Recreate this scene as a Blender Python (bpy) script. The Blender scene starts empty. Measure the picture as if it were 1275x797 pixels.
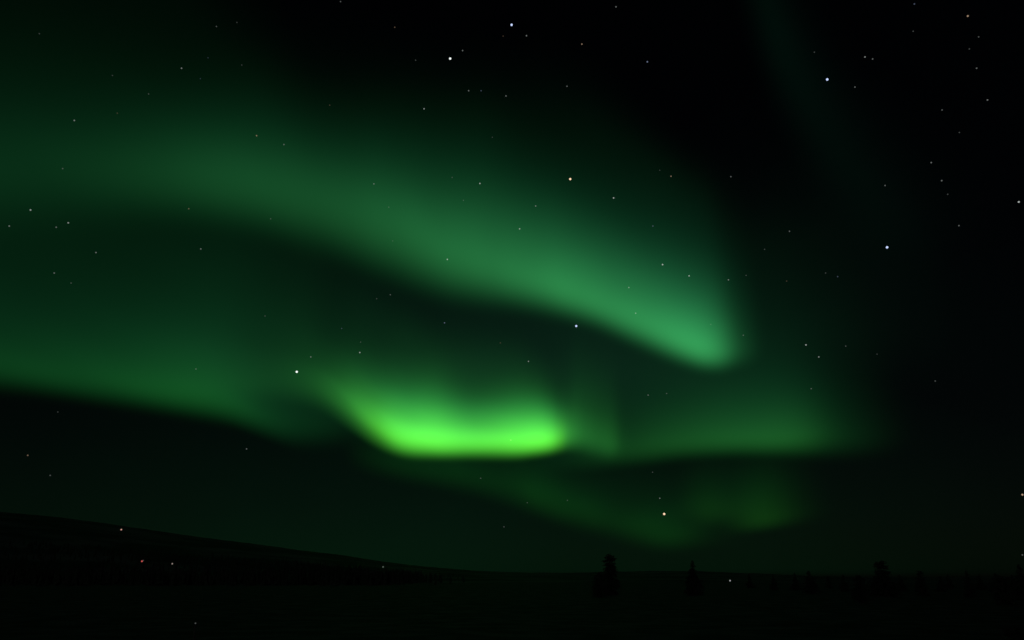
import bpy, bmesh, math, random
import numpy as np
from mathutils import Vector, Matrix

# ----------------------------------------------------------------- camera, sky, fill light, exposure
scene = bpy.context.scene
col = scene.collection
R = math.radians
EYE = 1.7
FOCAL = 1000.0                       # focal length in photo pixels (photo is 1275 x 797)
CX, CY, HORIZON = 637.5, 398.5, 722.0
PITCH = math.atan((HORIZON - CY) / FOCAL)

cam_data = bpy.data.cameras.new('camera')
cam = bpy.data.objects.new('camera', cam_data)
col.objects.link(cam)
cam.location = (0, 0, EYE)
cam.rotation_euler = (math.pi / 2 + PITCH, 0, 0)
cam_data.sensor_width = 36.0
cam_data.lens = 36.0 * FOCAL / 1275.0
cam_data.clip_start = 0.1
cam_data.clip_end = 2.0e6
scene.camera = cam

FILL_EL, FILL_AZ = R(24), R(200)     # low unseen fill light added behind the camera, very dim; also aims the sky
world = bpy.data.worlds.new('World')
scene.world = world
world.use_nodes = True
wn = world.node_tree
bg = wn.nodes['Background']
sky = wn.nodes.new('ShaderNodeTexSky')
sky.sky_type = 'NISHITA'
sky.sun_disc = False
sky.sun_elevation = FILL_EL
sky.sun_rotation = FILL_AZ
wn.links.new(sky.outputs['Color'], bg.inputs['Color'])
bg.inputs['Strength'].default_value = 0.0002

fill_data = bpy.data.lights.new('fill_light', 'SUN')  # sun lamp added to lift the dark land with neutral light
fill_data.energy = 0.04
fill_data.angle = R(0.5)
fill_data.color = (0.9, 0.95, 1.0)
fill_lamp = bpy.data.objects.new('fill_light', fill_data)
col.objects.link(fill_lamp)
fill_lamp.rotation_euler = (math.pi / 2 - FILL_EL, 0, math.pi - FILL_AZ)
fill_lamp.location = (0, -20, 30)

scene.view_settings.view_transform = 'Standard'
scene.view_settings.look = 'None'
scene.view_settings.exposure = 0.0
scene.view_settings.gamma = 1.0
scene.cycles.transparent_max_bounces = 400
scene.cycles.max_bounces = 4
scene.cycles.diffuse_bounces = 2


# ----------------------------------------------------------------- helpers
def sky_angles(px, py):
    """azimuth (0 = straight ahead, + to the right) and elevation of a direction in the photo"""
    x = (px - CX) / FOCAL
    y = (CY - py) / FOCAL
    c, s = math.cos(PITCH), math.sin(PITCH)
    fwd, up = c - y * s, s + y * c
    return math.atan2(x, fwd), math.atan2(up, math.hypot(x, fwd))


def tag(o, label=None, cat=None, group=None, kind=None):
    if label: o['label'] = label
    if cat: o['category'] = cat
    if group: o['group'] = group
    if kind: o['kind'] = kind
    return o


def link_mesh(name, bm, mat, parent=None, smooth=False):
    me = bpy.data.meshes.new(name)
    bm.to_mesh(me); bm.free()
    if smooth:
        for p in me.polygons: p.use_smooth = True
    me.materials.append(mat)
    o = bpy.data.objects.new(name, me)
    col.objects.link(o)
    if parent: o.parent = parent
    return o


def mesh_from(name, verts, faces, mat, parent=None, smooth=False):
    me = bpy.data.meshes.new(name)
    me.from_pydata(verts, [], faces)
    if smooth:
        me.polygons.foreach_set('use_smooth', [True] * len(me.polygons))
    me.materials.append(mat)
    o = bpy.data.objects.new(name, me)
    col.objects.link(o)
    if parent: o.parent = parent
    return o


def empty(name, loc):
    o = bpy.data.objects.new(name, None)
    col.objects.link(o)
    o.location = loc
    return o


def new_mat(name):
    m = bpy.data.materials.new(name)
    m.use_nodes = True
    return m, m.node_tree, m.node_tree.nodes['Principled BSDF']


def noise_mat(name, c1, c2, scale, lo=0.4, hi=0.62, rough=0.9, detail=6, bump=0.0):
    m, nt, p = new_mat(name)
    tc = nt.nodes.new('ShaderNodeNewGeometry')
    n = nt.nodes.new('ShaderNodeTexNoise')
    n.inputs['Scale'].default_value = scale
    n.inputs['Detail'].default_value = detail
    nt.links.new(tc.outputs['Position'], n.inputs['Vector'])
    r = nt.nodes.new('ShaderNodeValToRGB')
    r.color_ramp.elements[0].position = lo; r.color_ramp.elements[0].color = (*c1, 1)
    r.color_ramp.elements[1].position = hi; r.color_ramp.elements[1].color = (*c2, 1)
    nt.links.new(n.outputs['Fac'], r.inputs['Fac'])
    nt.links.new(r.outputs['Color'], p.inputs['Base Color'])
    p.inputs['Roughness'].default_value = rough
    p.inputs['Specular IOR Level'].default_value = 0.1
    if bump:
        b = nt.nodes.new('ShaderNodeBump')
        b.inputs['Strength'].default_value = bump
        nt.links.new(n.outputs['Fac'], b.inputs['Height'])
        nt.links.new(b.outputs['Normal'], p.inputs['Normal'])
    return m


def emit_mat(name, color, strength):
    m = bpy.data.materials.new(name)
    m.use_nodes = True
    nt = m.node_tree
    nt.nodes.clear()
    out = nt.nodes.new('ShaderNodeOutputMaterial')
    e = nt.nodes.new('ShaderNodeEmission')
    e.inputs['Color'].default_value = (*color, 1)
    e.inputs['Strength'].default_value = strength
    nt.links.new(e.outputs[0], out.inputs['Surface'])
    m.cycles.emission_sampling = 'NONE'
    return m


# glowing air of the aurora: gives off light, lets everything behind it through
MAT_AURORA = bpy.data.materials.new('aurora_glow')
MAT_AURORA.use_nodes = True
_nt = MAT_AURORA.node_tree
_nt.nodes.clear()
_out = _nt.nodes.new('ShaderNodeOutputMaterial')
_at = _nt.nodes.new('ShaderNodeAttribute'); _at.attribute_name = 'glow'
_em = _nt.nodes.new('ShaderNodeEmission')
_tr = _nt.nodes.new('ShaderNodeBsdfTransparent')
_ad = _nt.nodes.new('ShaderNodeAddShader')
_nt.links.new(_at.outputs['Color'], _em.inputs['Color'])
_nt.links.new(_em.outputs[0], _ad.inputs[0])
_nt.links.new(_tr.outputs[0], _ad.inputs[1])
_nt.links.new(_ad.outputs[0], _out.inputs['Surface'])
MAT_AURORA.cycles.emission_sampling = 'NONE'

MAT_GROUND = noise_mat('frozen_heath_and_snow', (0.022, 0.022, 0.020), (0.105, 0.105, 0.115), 0.55, 0.40, 0.70, bump=0.3)
MAT_HILL = noise_mat('hillside_heath_and_thin_snow', (0.03, 0.033, 0.03), (0.12, 0.125, 0.135), 0.012, 0.42, 0.64)
MAT_NEEDLES = noise_mat('spruce_needles', (0.035, 0.05, 0.03), (0.05, 0.075, 0.045), 1.5)
MAT_BARK = noise_mat('spruce_bark', (0.05, 0.04, 0.03), (0.11, 0.085, 0.065), 6.0)
MAT_POST = noise_mat('weathered_post', (0.10, 0.09, 0.08), (0.18, 0.17, 0.15), 8.0)

# ----------------------------------------------------------------- setting: ground and hill
RIDGE = [(-400, 600), (-200, 618), (0, 638), (60, 643), (110, 649), (150, 655), (200, 662), (255, 670), (310, 677),
         (370, 685), (420, 691), (480, 700), (530, 706), (590, 711), (640, 713), (700, 714), (750, 713), (805, 711.5),
         (860, 711.5), (900, 713), (950, 715), (1010, 718), (1080, 719), (1150, 719), (1220, 718.5), (1290, 719), (1500, 717), (1700, 715)]
RIDGE_AE = [sky_angles(x, y) for x, y in RIDGE]
R_AZ = np.array([a for a, e in RIDGE_AE]); R_EL = np.array([e for a, e in RIDGE_AE])
HILL_R0, HILL_R1 = 420.0, 1700.0


def smooth01(t):
    t = np.clip(t, 0, 1)
    return t * t * (3 - 2 * t)


_rr = np.linspace(HILL_R0, HILL_R1, 400)
_NORM = float(np.max(smooth01((_rr - HILL_R0) / (HILL_R1 - HILL_R0)) / _rr))


def fbm(x, y, seed=0):
    v = 0; a = 1.0; rs = np.random.RandomState(seed)
    for k in range(5):
        p = rs.uniform(0, 6.28, 4)
        f = 2.0 ** k
        v = v + a * (np.sin(x * f + p[0] + 1.7 * np.sin(y * f * 0.7 + p[1])) * np.cos(y * f * 1.1 + p[2] + 1.3 * np.sin(x * f * 0.6 + p[3])))
        a *= 0.5
    return v / 2


def hill_height(az, r):
    el = np.interp(az, R_AZ, R_EL)
    prof = smooth01((r - HILL_R0) / (HILL_R1 - HILL_R0))
    h = np.tan(el) / _NORM * prof
    x, y = r * np.sin(az), r * np.cos(az)
    return h + EYE * prof * 1.2 + prof * (0.9 * fbm(x * 0.02, y * 0.02, 4) + 0.7 * fbm(x * 0.09, y * 0.09, 6)) - 0.6 * (1 - prof)


def ground_height(x, y):
    r = np.hypot(x, y)
    k = smooth01((r - 8) / 40.0) * (1 - smooth01((r - 250) / 300.0))
    return k * (0.22 * fbm(x * 0.06, y * 0.06, 2) + 0.1 * fbm(x * 0.31, y * 0.31, 3)) + 0.03 * fbm(x * 0.9, y * 0.9, 5) * (1 - smooth01((r - 60) / 60))


def polar_grid(azs, rs, fn):
    A, RR = np.meshgrid(azs, rs)
    X, Y = RR * np.sin(A), RR * np.cos(A)
    Z = fn(A, RR, X, Y)
    verts = np.stack([X, Y, Z], -1).reshape(-1, 3).tolist()
    n = len(azs)
    faces = [(j * n + i, j * n + i + 1, (j + 1) * n + i + 1, (j + 1) * n + i) for j in range(len(rs) - 1) for i in range(n - 1)]
    return verts, faces


azs = np.linspace(-math.pi, math.pi, 361)
rs = np.concatenate([[0.4], np.geomspace(3, 600, 130), np.geomspace(800, 120000, 20)])
v, f = polar_grid(azs, rs, lambda a, r, x, y: ground_height(x, y))
tag(mesh_from('ground', v, f, MAT_GROUND, smooth=True), kind='structure')

azs = np.linspace(R(-55), R(55), 420)
rs = np.concatenate([np.linspace(HILL_R0, HILL_R1, 70), np.linspace(HILL_R1 + 60, 2600, 8)])
v, f = polar_grid(azs, rs, lambda a, r, x, y: hill_height(a, r))
tag(mesh_from('hill', v, f, MAT_HILL, smooth=True), kind='structure')


# ----------------------------------------------------------------- aurora: folded curtains of glowing air
ALT = 2000.0          # height of every curtain's lower border above the ground


def catmull(P, n):
    P = np.asarray(P, float)
    P = np.vstack([2 * P[0] - P[1], P, 2 * P[-1] - P[-2]])
    out = []
    m = len(P) - 3
    for i in range(m):
        p0, p1, p2, p3 = P[i:i + 4]
        for t in np.linspace(0, 1, n, endpoint=(i == m - 1)):
            out.append(0.5 * ((2 * p1) + (-p0 + p2) * t + (2 * p0 - 5 * p1 + 4 * p2 - p3) * t * t + (-p0 + 3 * p1 - 3 * p2 + p3) * t ** 3))
    return np.array(out)


def aurora(name, pts, color_low, color_high, label, layers=13, rows=40, seed=1, ray=0.08, dist=None, top=2.6, kind=None, power=1.4,
           color_tail=(0.09, 1.0, 0.36), color_dim=None, mottle=0.10, grain=(80.0, 45.0)):
    """pts: lower border as (x, y) directions, core glow, core height, tail glow, tail height, edge softness, half thickness
    (angles as photo pixels).  The border lies on the plane z = ALT, so each direction gives one place in the air."""
    P = catmull(pts, 14)
    n = len(P)
    S, Cc, El, Rp = np.zeros((n, 2)), None, np.zeros(n), np.zeros(n)
    for i in range(n):
        az, el = sky_angles(P[i, 0], P[i, 1])
        r = dist if dist else ALT / math.tan(el)
        S[i] = (r * math.sin(az), r * math.cos(az)); El[i] = el; Rp[i] = r
    N = np.tile([0.0, 1.0], (n, 1))          # every curtain is thick from north to south
    px = 1.0 / FOCAL
    core, hc, tail, ht, soft, sig = [np.maximum(P[:, k], 0 if k in (2, 4) else 1.0) for k in range(2, 8)]
    offs = (Rp * np.tan(El) / np.tan(np.maximum(El - sig * px, 0.004)) - Rp) if not dist else sig * px * dist
    # rays: soft vertical striation along the curtain
    s = np.cumsum(np.r_[0, np.hypot(*np.diff(P[:, :2], axis=0).T)])
    rs_ = np.random.RandomState(int(seed * 10))
    rays = np.ones(n)
    for step, amp in ((150.0, 0.8), (62.0, 0.5), (27.0, 0.22)):
        kn = np.arange(-2, s[-1] / step + 3)
        kv = rs_.uniform(-1, 1, len(kn))
        fr = s / step; i0 = np.floor(fr).astype(int); tt = smooth01(fr - i0)
        rays += ray * amp * (kv[i0 + 2] * (1 - tt) + kv[i0 + 3] * tt)
    ts = np.linspace(-2.1, 2.1, layers)
    w = np.exp(-0.5 * ts ** 2); w /= w.sum()
    # angular heights of the rows, dense at the lower border
    q = np.linspace(0, 1, rows) ** 1.5
    verts, cols, faces, keepv = [], [], [], []
    base = 0
    clow, chigh, ctail = np.array(color_low), np.array(color_high), np.array(color_tail)
    cdim = np.array(color_dim or color_low)
    for k, t in enumerate(ts):
        plan = S + N * (offs * t)[:, None]
        r = np.hypot(plan[:, 0], plan[:, 1])
        reach = np.maximum(hc * 2.3, np.where(tail > 1e-5, ht * top, 0)) + soft
        Z = np.zeros((n, rows)); G = np.zeros((n, rows)); U = np.zeros((n, rows)); GT = np.zeros((n, rows))
        for j in range(rows):
            u = -soft + q[j] * (reach + soft)                        # angle above the border
            zb = Rp * np.tan(El + u * px)                            # height above the eye there
            Z[:, j] = EYE + zb
            rise = smooth01((u + soft) / (2 * soft))
            up = np.maximum(u, 0)
            fade = 1 - smooth01((q[j] - 0.7) / 0.3)
            mot = 1 + mottle * fbm(s / grain[0] + 0.35 * u / grain[1], u / grain[1] + 3.0 * seed, int(seed * 7)) if mottle else 1.0
            G[:, j] = mot * rise * fade * core * np.exp(-(up / hc) ** power) * rays * w[k]
            GT[:, j] = mot * rise * fade * tail * np.exp(-(up / ht) ** 1.2) * w[k]
            U[:, j] = np.clip(up / (1.8 * hc), 0, 1)
        thr = 2.2e-4 / layers
        for i in range(n):
            for j in range(rows):
                verts.append((plan[i, 0], plan[i, 1], Z[i, j]))
                k1 = min(1.0, core[i] / 0.6) if color_dim else 1.0
                lo = clow * k1 + cdim * (1 - k1)
                c = (lo * (1 - U[i, j]) + chigh * U[i, j]) * G[i, j] + ctail * GT[i, j]
                cols += [c[0], c[1], c[2], 1.0]
        mx = G + GT
        for i in range(n - 1):
            for j in range(rows - 1):
                if max(mx[i, j], mx[i + 1, j], mx[i, j + 1], mx[i + 1, j + 1]) > thr:
                    a = base + i * rows + j
                    faces.append((a, a + rows, a + rows + 1, a + 1))
        base += n * rows
    # drop unused vertices
    used = np.zeros(len(verts), bool)
    used[np.array(faces).ravel()] = True
    remap = np.cumsum(used) - 1
    V = np.array(verts)[used]
    Cq = np.array(cols).reshape(-1, 4)[used]
    F = remap[np.array(faces)]
    o = mesh_from(name, V.tolist(), F.tolist(), MAT_AURORA, smooth=True)
    at = o.data.attributes.new('glow', 'FLOAT_COLOR', 'POINT')
    at.data.foreach_set('color', Cq.astype(np.float32).ravel())
    if kind: tag(o, kind=kind)
    else: tag(o, label, 'aurora', 'curtains of the northern lights')
    return o


GREEN_HI = (0.105, 1.0, 0.245)
TEAL = (0.10, 1.0, 0.42)
LIME = (0.14, 1.0, 0.05)

aurora('aurora_band', [
    (-260, 254, .020, 66, .007, 82, 30, 20), (-100, 246, .022, 66, .007, 82, 30, 20),
    (0, 242, .024, 66, .007, 82, 30, 20), (90, 239, .029, 64, .007, 80, 30, 20), (180, 239, .050, 60, .007, 76, 30, 18),
    (300, 250, .088, 62, .009, 78, 38, 18), (400, 274, .112, 62, .008, 85, 46, 18),
    (480, 305, .138, 73, .009, 90, 48, 16), (545, 335, .165, 82, .011, 100, 40, 14),
    (600, 352, .185, 86, .015, 110, 30, 12), (640, 362, .195, 82, .017, 115, 25, 10), (690, 375, .225, 76, .022, 120, 20, 9), (740, 391, .245, 70, .032, 118, 17, 8),
    (790, 412, .280, 64, .044, 112, 15, 8), (840, 434, .335, 58, .060, 105, 14, 7),
    (872, 446, .340, 56, .062, 100, 14, 6), (893, 450, .24, 56, .050, 98, 14, 6), (908, 451, .12, 58, .028, 95, 14, 6), (922, 450, .04, 62, .011, 95, 14, 6), (948, 448, 0, 64, 0, 95, 14, 6)],
    GREEN_HI, (0.09, 1.0, 0.33), 'broad soft green band sweeping from the upper left down to a blunt end', seed=1.0, layers=15, ray=0.14, power=1.6, mottle=0.14)

aurora('aurora_band', [
    (-260, 458, .030, 45, .020, 230, 14, 8), (-100, 464, .030, 45, .020, 230, 14, 8), (0, 471, .030, 45, .020, 230, 14, 8),
    (120, 487, .040, 48, .022, 230, 15, 8), (230, 502, .068, 52, .026, 200, 17, 8), (280, 511, .056, 52, .026, 190, 18, 8),
    (320, 527, .026, 50, .022, 180, 17, 8), (355, 540, .013, 46, .018, 170, 16, 8), (400, 541, .009, 40, .012, 170, 16, 8), (440, 536, .004, 40, .008, 170, 16, 8), (480, 530, 0, 45, .004, 170, 16, 8), (540, 530, 0, 45, 0, 170, 16, 8)],
    (0.06, 1.0, 0.11), (0.08, 1.0, 0.27), 'dim green band at the left edge with a dark lower border', seed=2.3, color_tail=(0.08, 1.0, 0.30), mottle=0.14)

aurora('aurora_band', [
    (200, 482, 0, 40, 0, 80, 18, 6), (300, 484, .012, 40, .008, 80, 18, 6), (365, 486, .035, 36, .020, 80, 22, 6), (402, 493, .10, 30, .020, 66, 25, 6), (432, 510, .24, 32, .030, 64, 27, 6),
    (466, 534, .60, 32, .062, 62, 25, 5), (500, 551, 1.12, 33, .105, 64, 20, 4), (540, 556, 1.28, 34, .12, 60, 17, 4), (585, 557, 1.15, 28, .115, 58, 16, 4),
    (640, 557, 1.38, 30, .10, 54, 16, 4), (668, 555, 1.5, 28, .082, 48, 15, 4), (684, 553, 1.3, 25, .07, 44, 15, 4), (697, 551, .74, 23, .06, 44, 15, 4), (708, 550, .32, 26, .052, 46, 15, 4), (722, 552, .14, 36, .042, 52, 15, 4),
    (740, 557, .085, 44, .026, 50, 15, 4), (758, 562, .072, 44, .012, 50, 14, 4), (767, 563, .048, 44, .005, 50, 13, 4), (775, 564, .014, 44, 0, 50, 13, 4), (788, 565, 0, 44, 0, 50, 13, 4)],
    LIME, (0.09, 1.0, 0.15), 'brightest lime green glow, thick and flat bottomed, low over the horizon', seed=0.7, ray=0.05, layers=11,
    color_tail=(0.10, 1.0, 0.24), color_dim=(0.10, 1.0, 0.13), mottle=0.14, grain=(50.0, 16.0))

aurora('aurora_band', [
    (660, 582, 0, 45, 0, 100, 14, 5), (700, 579, .006, 45, .005, 100, 14, 5), (745, 574, .022, 45, .009, 100, 15, 5), (800, 567, .044, 45, .012, 110, 15, 5), (860, 560, .062, 46, .017, 115, 14, 5), (920, 557, .080, 46, .022, 115, 13, 5),
    (970, 557, .090, 46, .022, 115, 13, 5), (1005, 557, .072, 46, .017, 115, 15, 5), (1035, 558, .028, 46, .011, 115, 16, 5), (1070, 559, .010, 46, .006, 115, 16, 5), (1120, 560, 0, 46, 0, 115, 16, 5)],
    (0.10, 1.0, 0.11), (0.09, 1.0, 0.27), 'dim flat green band right of the bright lime glow, ending softly', seed=3.1, color_tail=(0.09, 1.0, 0.33), mottle=0.10)

aurora('aurora_patch', [
    (430, 572, 0, 30, 0, 60, 16, 4), (490, 586, .011, 30, .005, 60, 18, 4), (560, 597, .015, 32, .007, 60, 20, 4), (620, 610, .017, 36, .007, 60, 22, 4), (670, 628, .022, 36, .007, 60, 20, 4), (715, 645, .021, 34, .006, 60, 18, 4),
    (765, 657, .018, 32, .005, 65, 18, 4), (810, 668, .028, 32, .006, 65, 15, 4), (845, 676, .034, 28, .007, 65, 13, 4), (864, 679, .010, 26, .004, 65, 13, 4), (884, 679, 0, 24, 0, 65, 13, 4)],
    (0.075, 1.0, 0.06), (0.045, 1.0, 0.16), 'faint yellow green streak slanting down below the bright lime glow', seed=4.0, layers=9, ray=0.3, mottle=0.3, grain=(45.0, 25.0),
    color_tail=(0.05, 1.0, 0.2))

aurora('aurora_patch', [
    (845, 632, 0, 30, 0, 50, 14, 4), (872, 639, .018, 30, .004, 50, 14, 4), (890, 645, .031, 32, .006, 55, 13, 4), (910, 648, .012, 30, .006, 55, 12, 4),
    (932, 652, .022, 38, .006, 55, 11, 4), (953, 654, .062, 40, .008, 55, 10, 4), (963, 654, .048, 38, .006, 55, 10, 4), (974, 654, .010, 36, .003, 55, 10, 4), (990, 654, 0, 36, 0, 55, 10, 4)],
    (0.12, 1.0, 0.05), (0.06, 1.0, 0.12), 'small faint yellow green blotch below the dim flat band', seed=5.0, layers=9, ray=0.15, mottle=0.25, grain=(40.0, 30.0),
    color_tail=(0.05, 1.0, 0.2))

aurora('aurora_ray', [
    (925, -70, .010, 60, 0, 60, 40, 18), (965, 60, .012, 55, 0, 60, 40, 18), (1010, 150, .009, 55, 0, 60, 40, 18),
    (1070, 235, .006, 50, 0, 60, 36, 18), (1130, 310, .004, 45, 0, 60, 30, 18), (1165, 350, 0, 45, 0, 60, 30, 18)],
    (0.10, 1.0, 0.55), (0.10, 1.0, 0.6), 'barely visible teal streak slanting down through the dark upper right sky', seed=6.0, layers=11)

aurora('sky_glow', [
    (-300, 716, .0032, 150, 0, 60, 6, 4), (0, 716, .0042, 150, 0, 60, 6, 4), (250, 716, .0066, 150, 0, 60, 6, 4), (500, 716, .0078, 150, 0, 60, 6, 4),
    (750, 716, .0060, 150, 0, 60, 6, 4), (950, 716, .0053, 160, 0, 60, 6, 4), (1100, 716, .0034, 170, 0, 60, 6, 4), (1250, 716, .0020, 170, 0, 60, 6, 4), (1500, 716, .0016, 170, 0, 60, 6, 4)],
    (0.04, 1.0, 0.34), (0.04, 1.0, 0.45), None, seed=7.0, layers=3, dist=110000.0, kind='structure', ray=0.05, mottle=0.15, grain=(160.0, 70.0))

# diffuse airglow that fills the dark gap between the bands
aurora('sky_glow', [
    (150, 480, 0, 190, 0, 60, 50, 4), (330, 490, .003, 190, 0, 60, 50, 4), (480, 500, .008, 190, 0, 60, 50, 4), (640, 502, .0115, 190, 0, 60, 50, 4), (760, 500, .0115, 190, 0, 60, 50, 4),
    (860, 490, .008, 190, 0, 60, 50, 4), (960, 470, .004, 200, 0, 60, 50, 4), (1080, 450, .0024, 220, 0, 60, 50, 4), (1200, 450, .0008, 220, 0, 60, 50, 4), (1320, 450, 0, 220, 0, 60, 50, 4)],
    (0.17, 1.0, 0.46), (0.13, 1.0, 0.5), None, seed=8.0, layers=3, dist=100000.0, kind='structure', ray=0.08, mottle=0.15, grain=(110.0, 70.0), power=3.0)

# ----------------------------------------------------------------- stars
W, B, O, G_ = 'white', 'blue', 'orange', 'grey'
STARS = [
    (226, 85, .45, W), (269.5, 33, .25, W), (295, 28, .15, W), (92.5, 150, .45, W), (146, 141, .16, O), (185, 117, .2, W), (140, 94, .15, W),
    (259, 72, .15, B), (249.5, 98, .15, B), (301, 81, .15, W), (319.5, 169, .5, O), (49, 42, .15, W),
    (637, 31, 1.0, B), (560.5, 73, 1.0, W), (576, 63, .4, W), (528, 135.5, .55, W), (583.5, 113, .4, W), (599, 113, .3, B), (630, 119.5, .4, W),
    (424, 2, .3, W), (491.5, 34, .3, O), (517.5, 75, .2, W), (353.5, 180, .35, W), (410.5, 131, .2, O), (626.5, 45, .2, O), (613, 171, .15, W),
    (655.5, 44.5, .45, W), (767, 8.5, .4, W), (724.5, 55, .55, O), (806, 77, .6, B), (706, 107.5, .35, W),
    (1138.5, 5, .35, B), (1205, 20, .7, O), (1030, 99, .95, B), (1077, 71, .5, W), (1086.5, 73.5, .35, W), (1064.5, 108.5, .35, W),
    (1216, 85, .35, W), (1218.5, 46, .25, W), (1207, 61, .2, W), (1229.5, 124.5, .4, W), (1173, 137, .3, W), (1194.5, 165, .2, W), (1014, 65, .2, W), (1137, 39, .2, W),
    (38, 261.5, .6, W), (85, 277.5, .55, W), (70, 283, .35, W), (11.5, 281.5, .4, W), (119.5, 314.5, .4, W), (67.5, 340, .35, W), (88.5, 352.5, .2, W),
    (235, 260, .35, O), (250, 310, .4, W), (78, 210, .25, W),
    (465.5, 229, .4, W), (597.5, 228.5, .65, W), (557, 323, .65, W), (486, 367, .3, W), (469, 372, .2, W), (337, 272.5, .22, W), (330, 393.5, .2, W),
    (484, 258, .22, W), (577, 249.5, .22, W), (489, 300, .18, W), (563, 221, .2, W),
    (710, 223, 1.0, O), (764, 246.5, .7, W), (667, 256.5, .45, W), (647, 285, .6, W), (825, 329.5, .75, W), (858, 343.5, .65, W), (783, 358, .5, W),
    (791.5, 390, .5, W), (835.5, 219.5, .5, O), (910, 220, .35, W), (813, 281.5, .35, B), (907, 348.5, .45, W), (929, 343, .2, W), (952, 310.5, .2, W), (821.5, 212, .15, W),
    (1268.5, 251.5, .8, W), (1104.5, 308, 1.0, B), (1159.5, 202.5, .4, W), (1172.5, 225, .4, W), (1180, 242, .2, W), (1102, 231, .35, W), (983, 288, .35, W),
    (1194, 281, .35, W), (1028, 340, .2, W), (1043, 344.5, .3, B), (979.5, 350, .2, O),
    (34.5, 567, .4, O), (62.5, 592, .25, W), (307, 559, .35, W), (244, 459.5, .3, W), (72, 513, .15, W),
    (369.5, 463, 1.0, W), (448, 439, .6, W), (387, 444.5, .4, W), (553.5, 402, .45, B), (425.5, 409, .25, B), (598.5, 595.5, .25, W), (636, 548, .5, O),
    (449, 426, .2, W), (623, 427, .2, O),
    (717.5, 406, .9, B), (658, 450, .5, W), (807, 492, .35, W), (830, 490, .25, W), (812.5, 588, .2, W), (925.5, 417.5, .3, W), (885, 404, .2, W),
    (1003.5, 429.5, .65, W), (1019.5, 444.5, .5, W), (1010, 484, .3, W), (1053, 431, .25, W), (1164.5, 474.5, .25, W), (1092, 441, .15, W),
    (627.5, 656, .25, W), (827, 640, .95, O), (821.5, 620.5, .4, W), (1273, 616, .8, O), (1273, 691, .3, W), (656.5, 626, .2, W), (706.5, 623, .2, W)]
BRIGHT_LABELS = {
    (637, 31): 'bright blue white star near the top edge, above a second white one',
    (560.5, 73): 'bright white star in the dark upper sky with a faint one beside it',
    (710, 223): 'bright warm white star just above the broad green band',
    (1030, 99): 'bright blue white star beside the teal streak in the upper right',
    (1104.5, 308): 'bright blue white star alone in the dark sky right of the band end',
    (369.5, 463): 'bright white star above the left shoulder of the lime glow',
    (717.5, 406): 'bright blue white star in the dark gap under the broad green band',
    (827, 640): 'bright orange star low over the horizon on the slanting streak',
    (1268.5, 251.5): 'bright white star at the right edge of the dark sky',
    (1205, 20): 'orange star in the top right corner',
    (1273, 616): 'orange star low at the right edge above the treetops',
    (636, 548): 'pale orange star inside the brightest lime glow',
    (806, 77): 'clear blue star in the dark sky right of the two top bright stars',
    (724.5, 55): 'orange star high in the dark sky, right of the bright blue one',
}
STAR_RGB = {'white': (0.93, 1.0, 0.97), 'blue': (0.55, 0.66, 1.0), 'orange': (1.0, 0.68, 0.45)}
STAR_R = 400000.0
ORD = ['', 'second', 'third', 'fourth', 'fifth', 'sixth', 'seventh', 'eighth', 'ninth', 'tenth', 'eleventh', 'twelfth', 'thirteenth', 'fourteenth',
       'fifteenth', 'sixteenth', 'seventeenth', 'eighteenth', 'nineteenth', 'twentieth']
BAND_X = [0, 160, 300, 400, 480, 560, 640, 720, 790, 850, 905]
BAND_TOP = [150, 140, 150, 165, 185, 215, 250, 280, 310, 330, 340]
BAND_BOT = [250, 246, 258, 280, 312, 352, 380, 404, 430, 450, 461]


def star_region(x, y):
    if x > 1130: return 'in the dark sky at the far right' if y < 560 else 'low at the far right'
    if x > 925: return 'high up beyond the broad band end' if y < 270 else 'low down beyond the broad band end'
    if y < np.interp(x, BAND_X, BAND_TOP):
        return 'above the broad band, left half' if x < 500 else 'above the broad band, middle part'
    if y < np.interp(x, BAND_X, BAND_BOT) + 4: return 'shining through the broad green band'
    if y < 400: return 'in the dark gap below the broad band'
    if y < 515: return 'just above the lower green bands'
    return 'under the lower green bands'


star_meshes = {}


def star_mesh(level, color):
    key = (level, color)
    if key not in star_meshes:
        bm = bmesh.new()
        bmesh.ops.create_icosphere(bm, subdivisions=2, radius=1.0)
        me = bpy.data.meshes.new('star')
        bm.to_mesh(me); bm.free()
        m = level
        strength = 1.15 if m > 0.85 else 0.02 + 0.62 * m ** 1.9
        me.materials.append(emit_mat('starlight', STAR_RGB[color], strength))
        star_meshes[key] = me
    return star_meshes[key]


groups = {}
for (x, y, m, c) in STARS:
    if (x, y) in BRIGHT_LABELS: continue
    groups.setdefault(star_region(x, y), []).append((x, y))
faint_label = {}
for reg, lst in groups.items():
    lst.sort()
    for i, xy in enumerate(lst):
        faint_label[xy] = (ORD[i] + ' ' if i else '') + ('faint star from left ' if i else 'leftmost faint star ') + reg if len(lst) > 1 else 'single faint star ' + reg
for (x, y, m, c) in STARS:
    az, el = sky_angles(x, y)
    o = bpy.data.objects.new('star', star_mesh(round(m, 2), c))
    col.objects.link(o)
    o.location = (STAR_R * math.cos(el) * math.sin(az), STAR_R * math.cos(el) * math.cos(az), EYE + STAR_R * math.sin(el))
    size = (1.15 + 0.75 * m) * 0.5 if m < 0.85 else 1.25
    s = size * 1.06 * STAR_R / FOCAL
    o.scale = (s, s, s)
    tag(o, BRIGHT_LABELS.get((x, y)) or faint_label[(x, y)], 'star', 'stars in the night sky')


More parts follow.
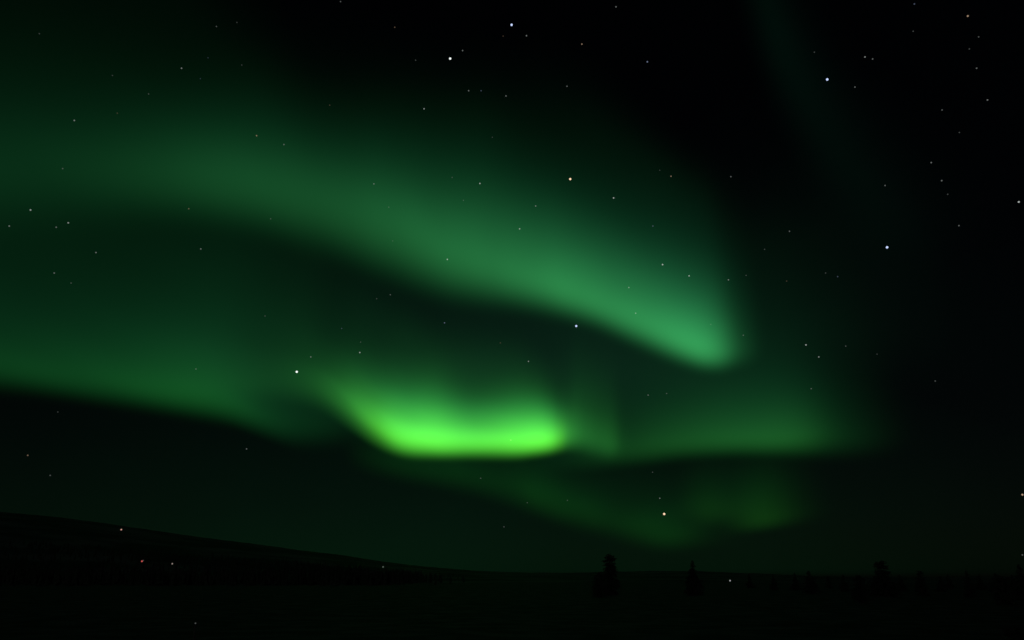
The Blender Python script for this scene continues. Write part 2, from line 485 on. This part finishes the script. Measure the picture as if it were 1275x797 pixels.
# ----------------------------------------------------------------- trees
def spruce(name, px, top_py, dist, profile, label, seed, dense=1.0, cat='spruce tree', group='spruces standing on the plain'):
    """profile: list of (height fraction, half width in metres)"""
    rnd = random.Random(seed)
    az, el = sky_angles(px, top_py)
    x, y = dist * math.sin(az), dist * math.cos(az)
    z0 = float(ground_height(np.array(x), np.array(y))) - 0.03
    H = EYE + dist * math.tan(el) - z0
    root = empty(name, (x, y, z0))
    tag(root, label, cat, group)
    pf = np.array(profile)
    half = lambda t: float(np.interp(t, pf[:, 0], pf[:, 1]))
    # trunk with limbs
    tv, tf = [], []

    def tube(p0, p1, r0, r1, sides):
        d = (p1 - p0).normalized()
        a = d.orthogonal().normalized(); b = d.cross(a)
        i0 = len(tv)
        for p, r in ((p0, r0), (p1, r1)):
            for k in range(sides):
                q = 2 * math.pi * k / sides
                tv.append(tuple(p + a * (r * math.cos(q)) + b * (r * math.sin(q))))
        for k in range(sides):
            k2 = (k + 1) % sides
            tf.append((i0 + k, i0 + k2, i0 + sides + k2, i0 + sides + k))
    r0 = 0.028 * H + 0.02
    lean = Vector((rnd.uniform(-.02, .02), rnd.uniform(-.02, .02), 0)) * H
    axis = lambda t: Vector((0, 0, t * H)) + lean * t * t
    seg = 8
    for k in range(seg):
        t0, t1 = k / seg, (k + 1) / seg
        tube(axis(t0) - Vector((0, 0, .05)), axis(t1), r0 * (1 - t0) + .006, r0 * (1 - t1) + .006, 8)
    cv, cf = [], []

    def blade(p, d, ln, wd):
        side = d.cross(Vector((rnd.uniform(-1, 1), rnd.uniform(-1, 1), rnd.uniform(-1, 1)))).normalized() * wd
        i0 = len(cv)
        cv.extend([tuple(p - side * .5), tuple(p + d * ln * .55 - side), tuple(p + d * ln), tuple(p + d * ln * .55 + side)])
        cf.append((i0, i0 + 1, i0 + 2, i0 + 3))
    whorls = max(18, int(H * 9))
    for wi in range(whorls):
        t = 0.05 + 0.94 * wi / (whorls - 1)
        nb = rnd.randint(6, 9)
        for b in range(nb):
            a = rnd.uniform(0, 2 * math.pi)
            L = half(t) * rnd.uniform(0.6, 1.12)
            droop = rnd.uniform(-.45, -.1) if t < .8 else rnd.uniform(-.1, .5)
            d = Vector((math.cos(a), math.sin(a), droop)).normalized()
            p0 = axis(min(1, max(0, t + rnd.uniform(-.02, .02))))
            p1 = p0 + d * L
            if L > .2: tube(p0, p1, .012 + .012 * (1 - t), .004, 3)
            for k in range(max(7, int(L * 20 * dense))):
                u = rnd.uniform(.1, 1)
                p = p0.lerp(p1, u)
                dd = (d + Vector((rnd.uniform(-.9, .9), rnd.uniform(-.9, .9), rnd.uniform(-.8, .35)))).normalized()
                fs = min(1.0, .3 + L)
                blade(p, dd, rnd.uniform(.16, .34) * fs, rnd.uniform(.03, .07) * fs)
    mesh_from('trunk', tv, tf, MAT_BARK, root)
    mesh_from('crown', cv, cf, MAT_NEEDLES, root)
    return root


spruce('spruce_tree', 758.5, 690, 105, [(0, .7), (.12, 1.2), (.25, 1.3), (.42, 1.1), (.55, .85), (.7, .8), (.88, .72), (.95, .5), (1, .12)],
       'tallest dark spruce on the horizon, thick column with a blunt top', 11)
spruce('spruce_tree', 862, 698, 105, [(0, .6), (.12, 1.15), (.3, 1.1), (.55, .75), (.8, .36), (.95, .1), (1, .02)],
       'dark pointed cone shaped spruce under the orange star', 12)
spruce('spruce_tree', 1096, 699, 95, [(0, .9), (.15, 1.6), (.35, 1.75), (.5, 1.5), (.62, .85), (.75, .7), (.9, .6), (.96, .4), (1, .12)],
       'bushy dark spruce with wide low limbs and a rounded knob top', 13)
spruce('spruce_tree', 1007, 711, 110, [(0, 1.0), (.4, .95), (.6, .7), (.8, .4), (1, .05)],
       'small dark spruce barely topping the horizon, between cone and bushy spruces', 14)
spruce('spruce_tree', 1144, 711.5, 100, [(0, .8), (.4, .6), (.6, .45), (.85, .45), (1, .1)],
       'thin stunted spruce just right of the bushy knob topped spruce', 15)
spruce('spruce_tree', 1203, 711, 100, [(0, .7), (.5, .45), (.8, .22), (1, .04)],
       'thin spindly dark spruce, second from the right edge', 16)
spruce('spruce_tree', 1268, 703, 90, [(0, 1.2), (.35, .95), (.6, .6), (.8, .3), (1, .04)],
       'dark spruce cut by the right edge of the view', 17)
for (px, py, d, s, lab) in [(1247, 718, 75, 21, 'low dark bush at the foot of the spruce by the right edge'),
                            (1068, 717, 80, 22, 'low dark bush left of the bushy knob topped spruce'),
                            (745, 713, 95, 23, 'low dark bush at the left foot of the tallest spruce'),
                            (1262, 785, 22, 24, 'dark bush close by in the lower right corner')]:
    spruce('shrub', px, py, d, [(0, .55), (.4, .75), (.8, .6), (1, .2)] if d > 30 else [(0, .3), (.5, .4), (1, .1)], lab, s, cat='bush', group='low bushes on the plain')

rl = random.Random(77)
for k, px in enumerate((934, 962, 986, 1031, 1047, 1122, 1168, 1183, 1222, 1236, 1256)):
    d = rl.uniform(125, 190)
    spruce('spruce_tree', px + rl.uniform(-4, 4), rl.uniform(713.5, 717.5), d, [(0, .5), (.15, rl.uniform(.7, 1.1)), (.5, rl.uniform(.5, .7)), (.85, .22), (1, .04)],
           'tiny dark spruce in the low uneven treeline along the right horizon', 40 + k, group='tiny spruces of the low treeline')

# dark spruce wood covering the foot of the hill (one mass)
rnd = random.Random(5)
fv, ff = [], []
for k in range(5200):
    az = R(rnd.uniform(-40, -3))
    r = rnd.uniform(430, 900) if rnd.random() < .8 else rnd.uniform(260, 430)
    if rnd.random() > 0.35 + 0.65 * (0.5 + 0.5 * math.sin(az * 9 + r * .012)): continue
    if math.degrees(az) > -14 and rnd.random() < (math.degrees(az) + 14) / 12: continue
    x, y = r * math.sin(az), r * math.cos(az)
    z = float(hill_height(az, r)) if r > HILL_R0 else 0.0
    z = max(z, 0) - .1
    h = rnd.uniform(2.5, 6.5)
    if math.atan2(z + h - EYE, r) > float(np.interp(az, R_AZ, R_EL)) - 0.004: continue
    w = h * rnd.uniform(.16, .24)
    for tier in range(4):
        b = z + h * (.08 + .22 * tier); t = min(z + h, b + h * .42); ww = w * (1 - tier * .21)
        i0 = len(fv)
        ph = rnd.uniform(0, 6)
        for q in range(7):
            rr = ww * rnd.uniform(.6, 1.1)
            fv.append((x + rr * math.cos(ph + q * .898), y + rr * math.sin(ph + q * .898), b + rnd.uniform(-.1, .1) * h))
        fv.append((x + rnd.uniform(-.1, .1), y, t))
        for q in range(7): ff.append((i0 + q, i0 + (q + 1) % 7, i0 + 7))
wood = mesh_from('spruce_forest', fv, ff, MAT_NEEDLES)
tag(wood, 'dark spruce wood spread along the foot of the hill', 'forest', None, 'stuff')

# ----------------------------------------------------------------- distant lights
def ground_hit(px, py, lift):
    az, el = sky_angles(px, py)
    best = None
    for r in np.geomspace(1800, 15, 4000):
        z = max(float(ground_height(r * math.sin(az), r * math.cos(az))), float(hill_height(az, r)) if r > HILL_R0 else -9)
        d = EYE + r * math.tan(el) - lift - z
        if best is None or abs(d) < abs(best[0]): best = (d, r, z)
        if abs(d) < 0.06: break
    return az, best[1], best[2]


def lamp(px, py, size, color, strength, lift, label, dist=None):
    if dist:
        az, el = sky_angles(px, py)
        r, z = dist, 0.0
        lift = EYE + r * math.tan(el)
    else:
        az, r, z = ground_hit(px, py, lift)
    root = empty('lamp_post', (r * math.sin(az), r * math.cos(az), z))
    tag(root, label, 'lamp', 'lights dotted over the dark land')
    gr = size * 0.5 * r / FOCAL
    bm = bmesh.new()
    bmesh.ops.create_cone(bm, cap_ends=True, segments=10, radius1=gr * .3 + .02, radius2=gr * .18 + .015, depth=lift, matrix=Matrix.Translation((0, 0, lift / 2 - .05)))
    link_mesh('pole', bm, MAT_POST, root)
    bm = bmesh.new()
    bmesh.ops.create_uvsphere(bm, u_segments=16, v_segments=10, radius=gr, matrix=Matrix.Translation((0, 0, lift)))
    link_mesh('lamp_globe', bm, emit_mat('lamp_glow', color, strength), root, True)
    bm = bmesh.new()
    bmesh.ops.create_cone(bm, cap_ends=True, segments=16, radius1=gr * 1.1, radius2=gr * .3, depth=gr * .5, matrix=Matrix.Translation((0, 0, lift + gr * 1.2)))
    link_mesh('cap', bm, MAT_POST, root)


lamp(151, 659.5, 1.5, (1.0, .5, .42), .62, 7.0, 'pale reddish light high on the dark hillside at left')
lamp(175, 711.5, 1.7, (1.0, .16, .14), .6, 11.0, 'deep red light low on the dark hillside at left')
lamp(178.5, 698, 1.2, (.9, 1.0, 1.0), .06, 6.0, 'very faint grey light right above the deep red light')
lamp(214.5, 702, 1.6, (1.0, .82, .72), .26, 6.0, 'dim whitish light right of the deep red one')
lamp(477, 706, 1.5, (.9, 1.0, .95), .14, 6.0, 'faint white light near the low right end of the hill ridge')
lamp(909, 723, 1.6, (.95, 1.0, .97), .35, 2.2, 'small white light on the plain right of the cone shaped spruce', 330.0)
lamp(243, 779, 1.4, (.9, 1.0, .95), .09, 0.6, 'faint white hot pixel speck in the near ground, built as a light')  # sensor speck; the lamp and its stake are made up
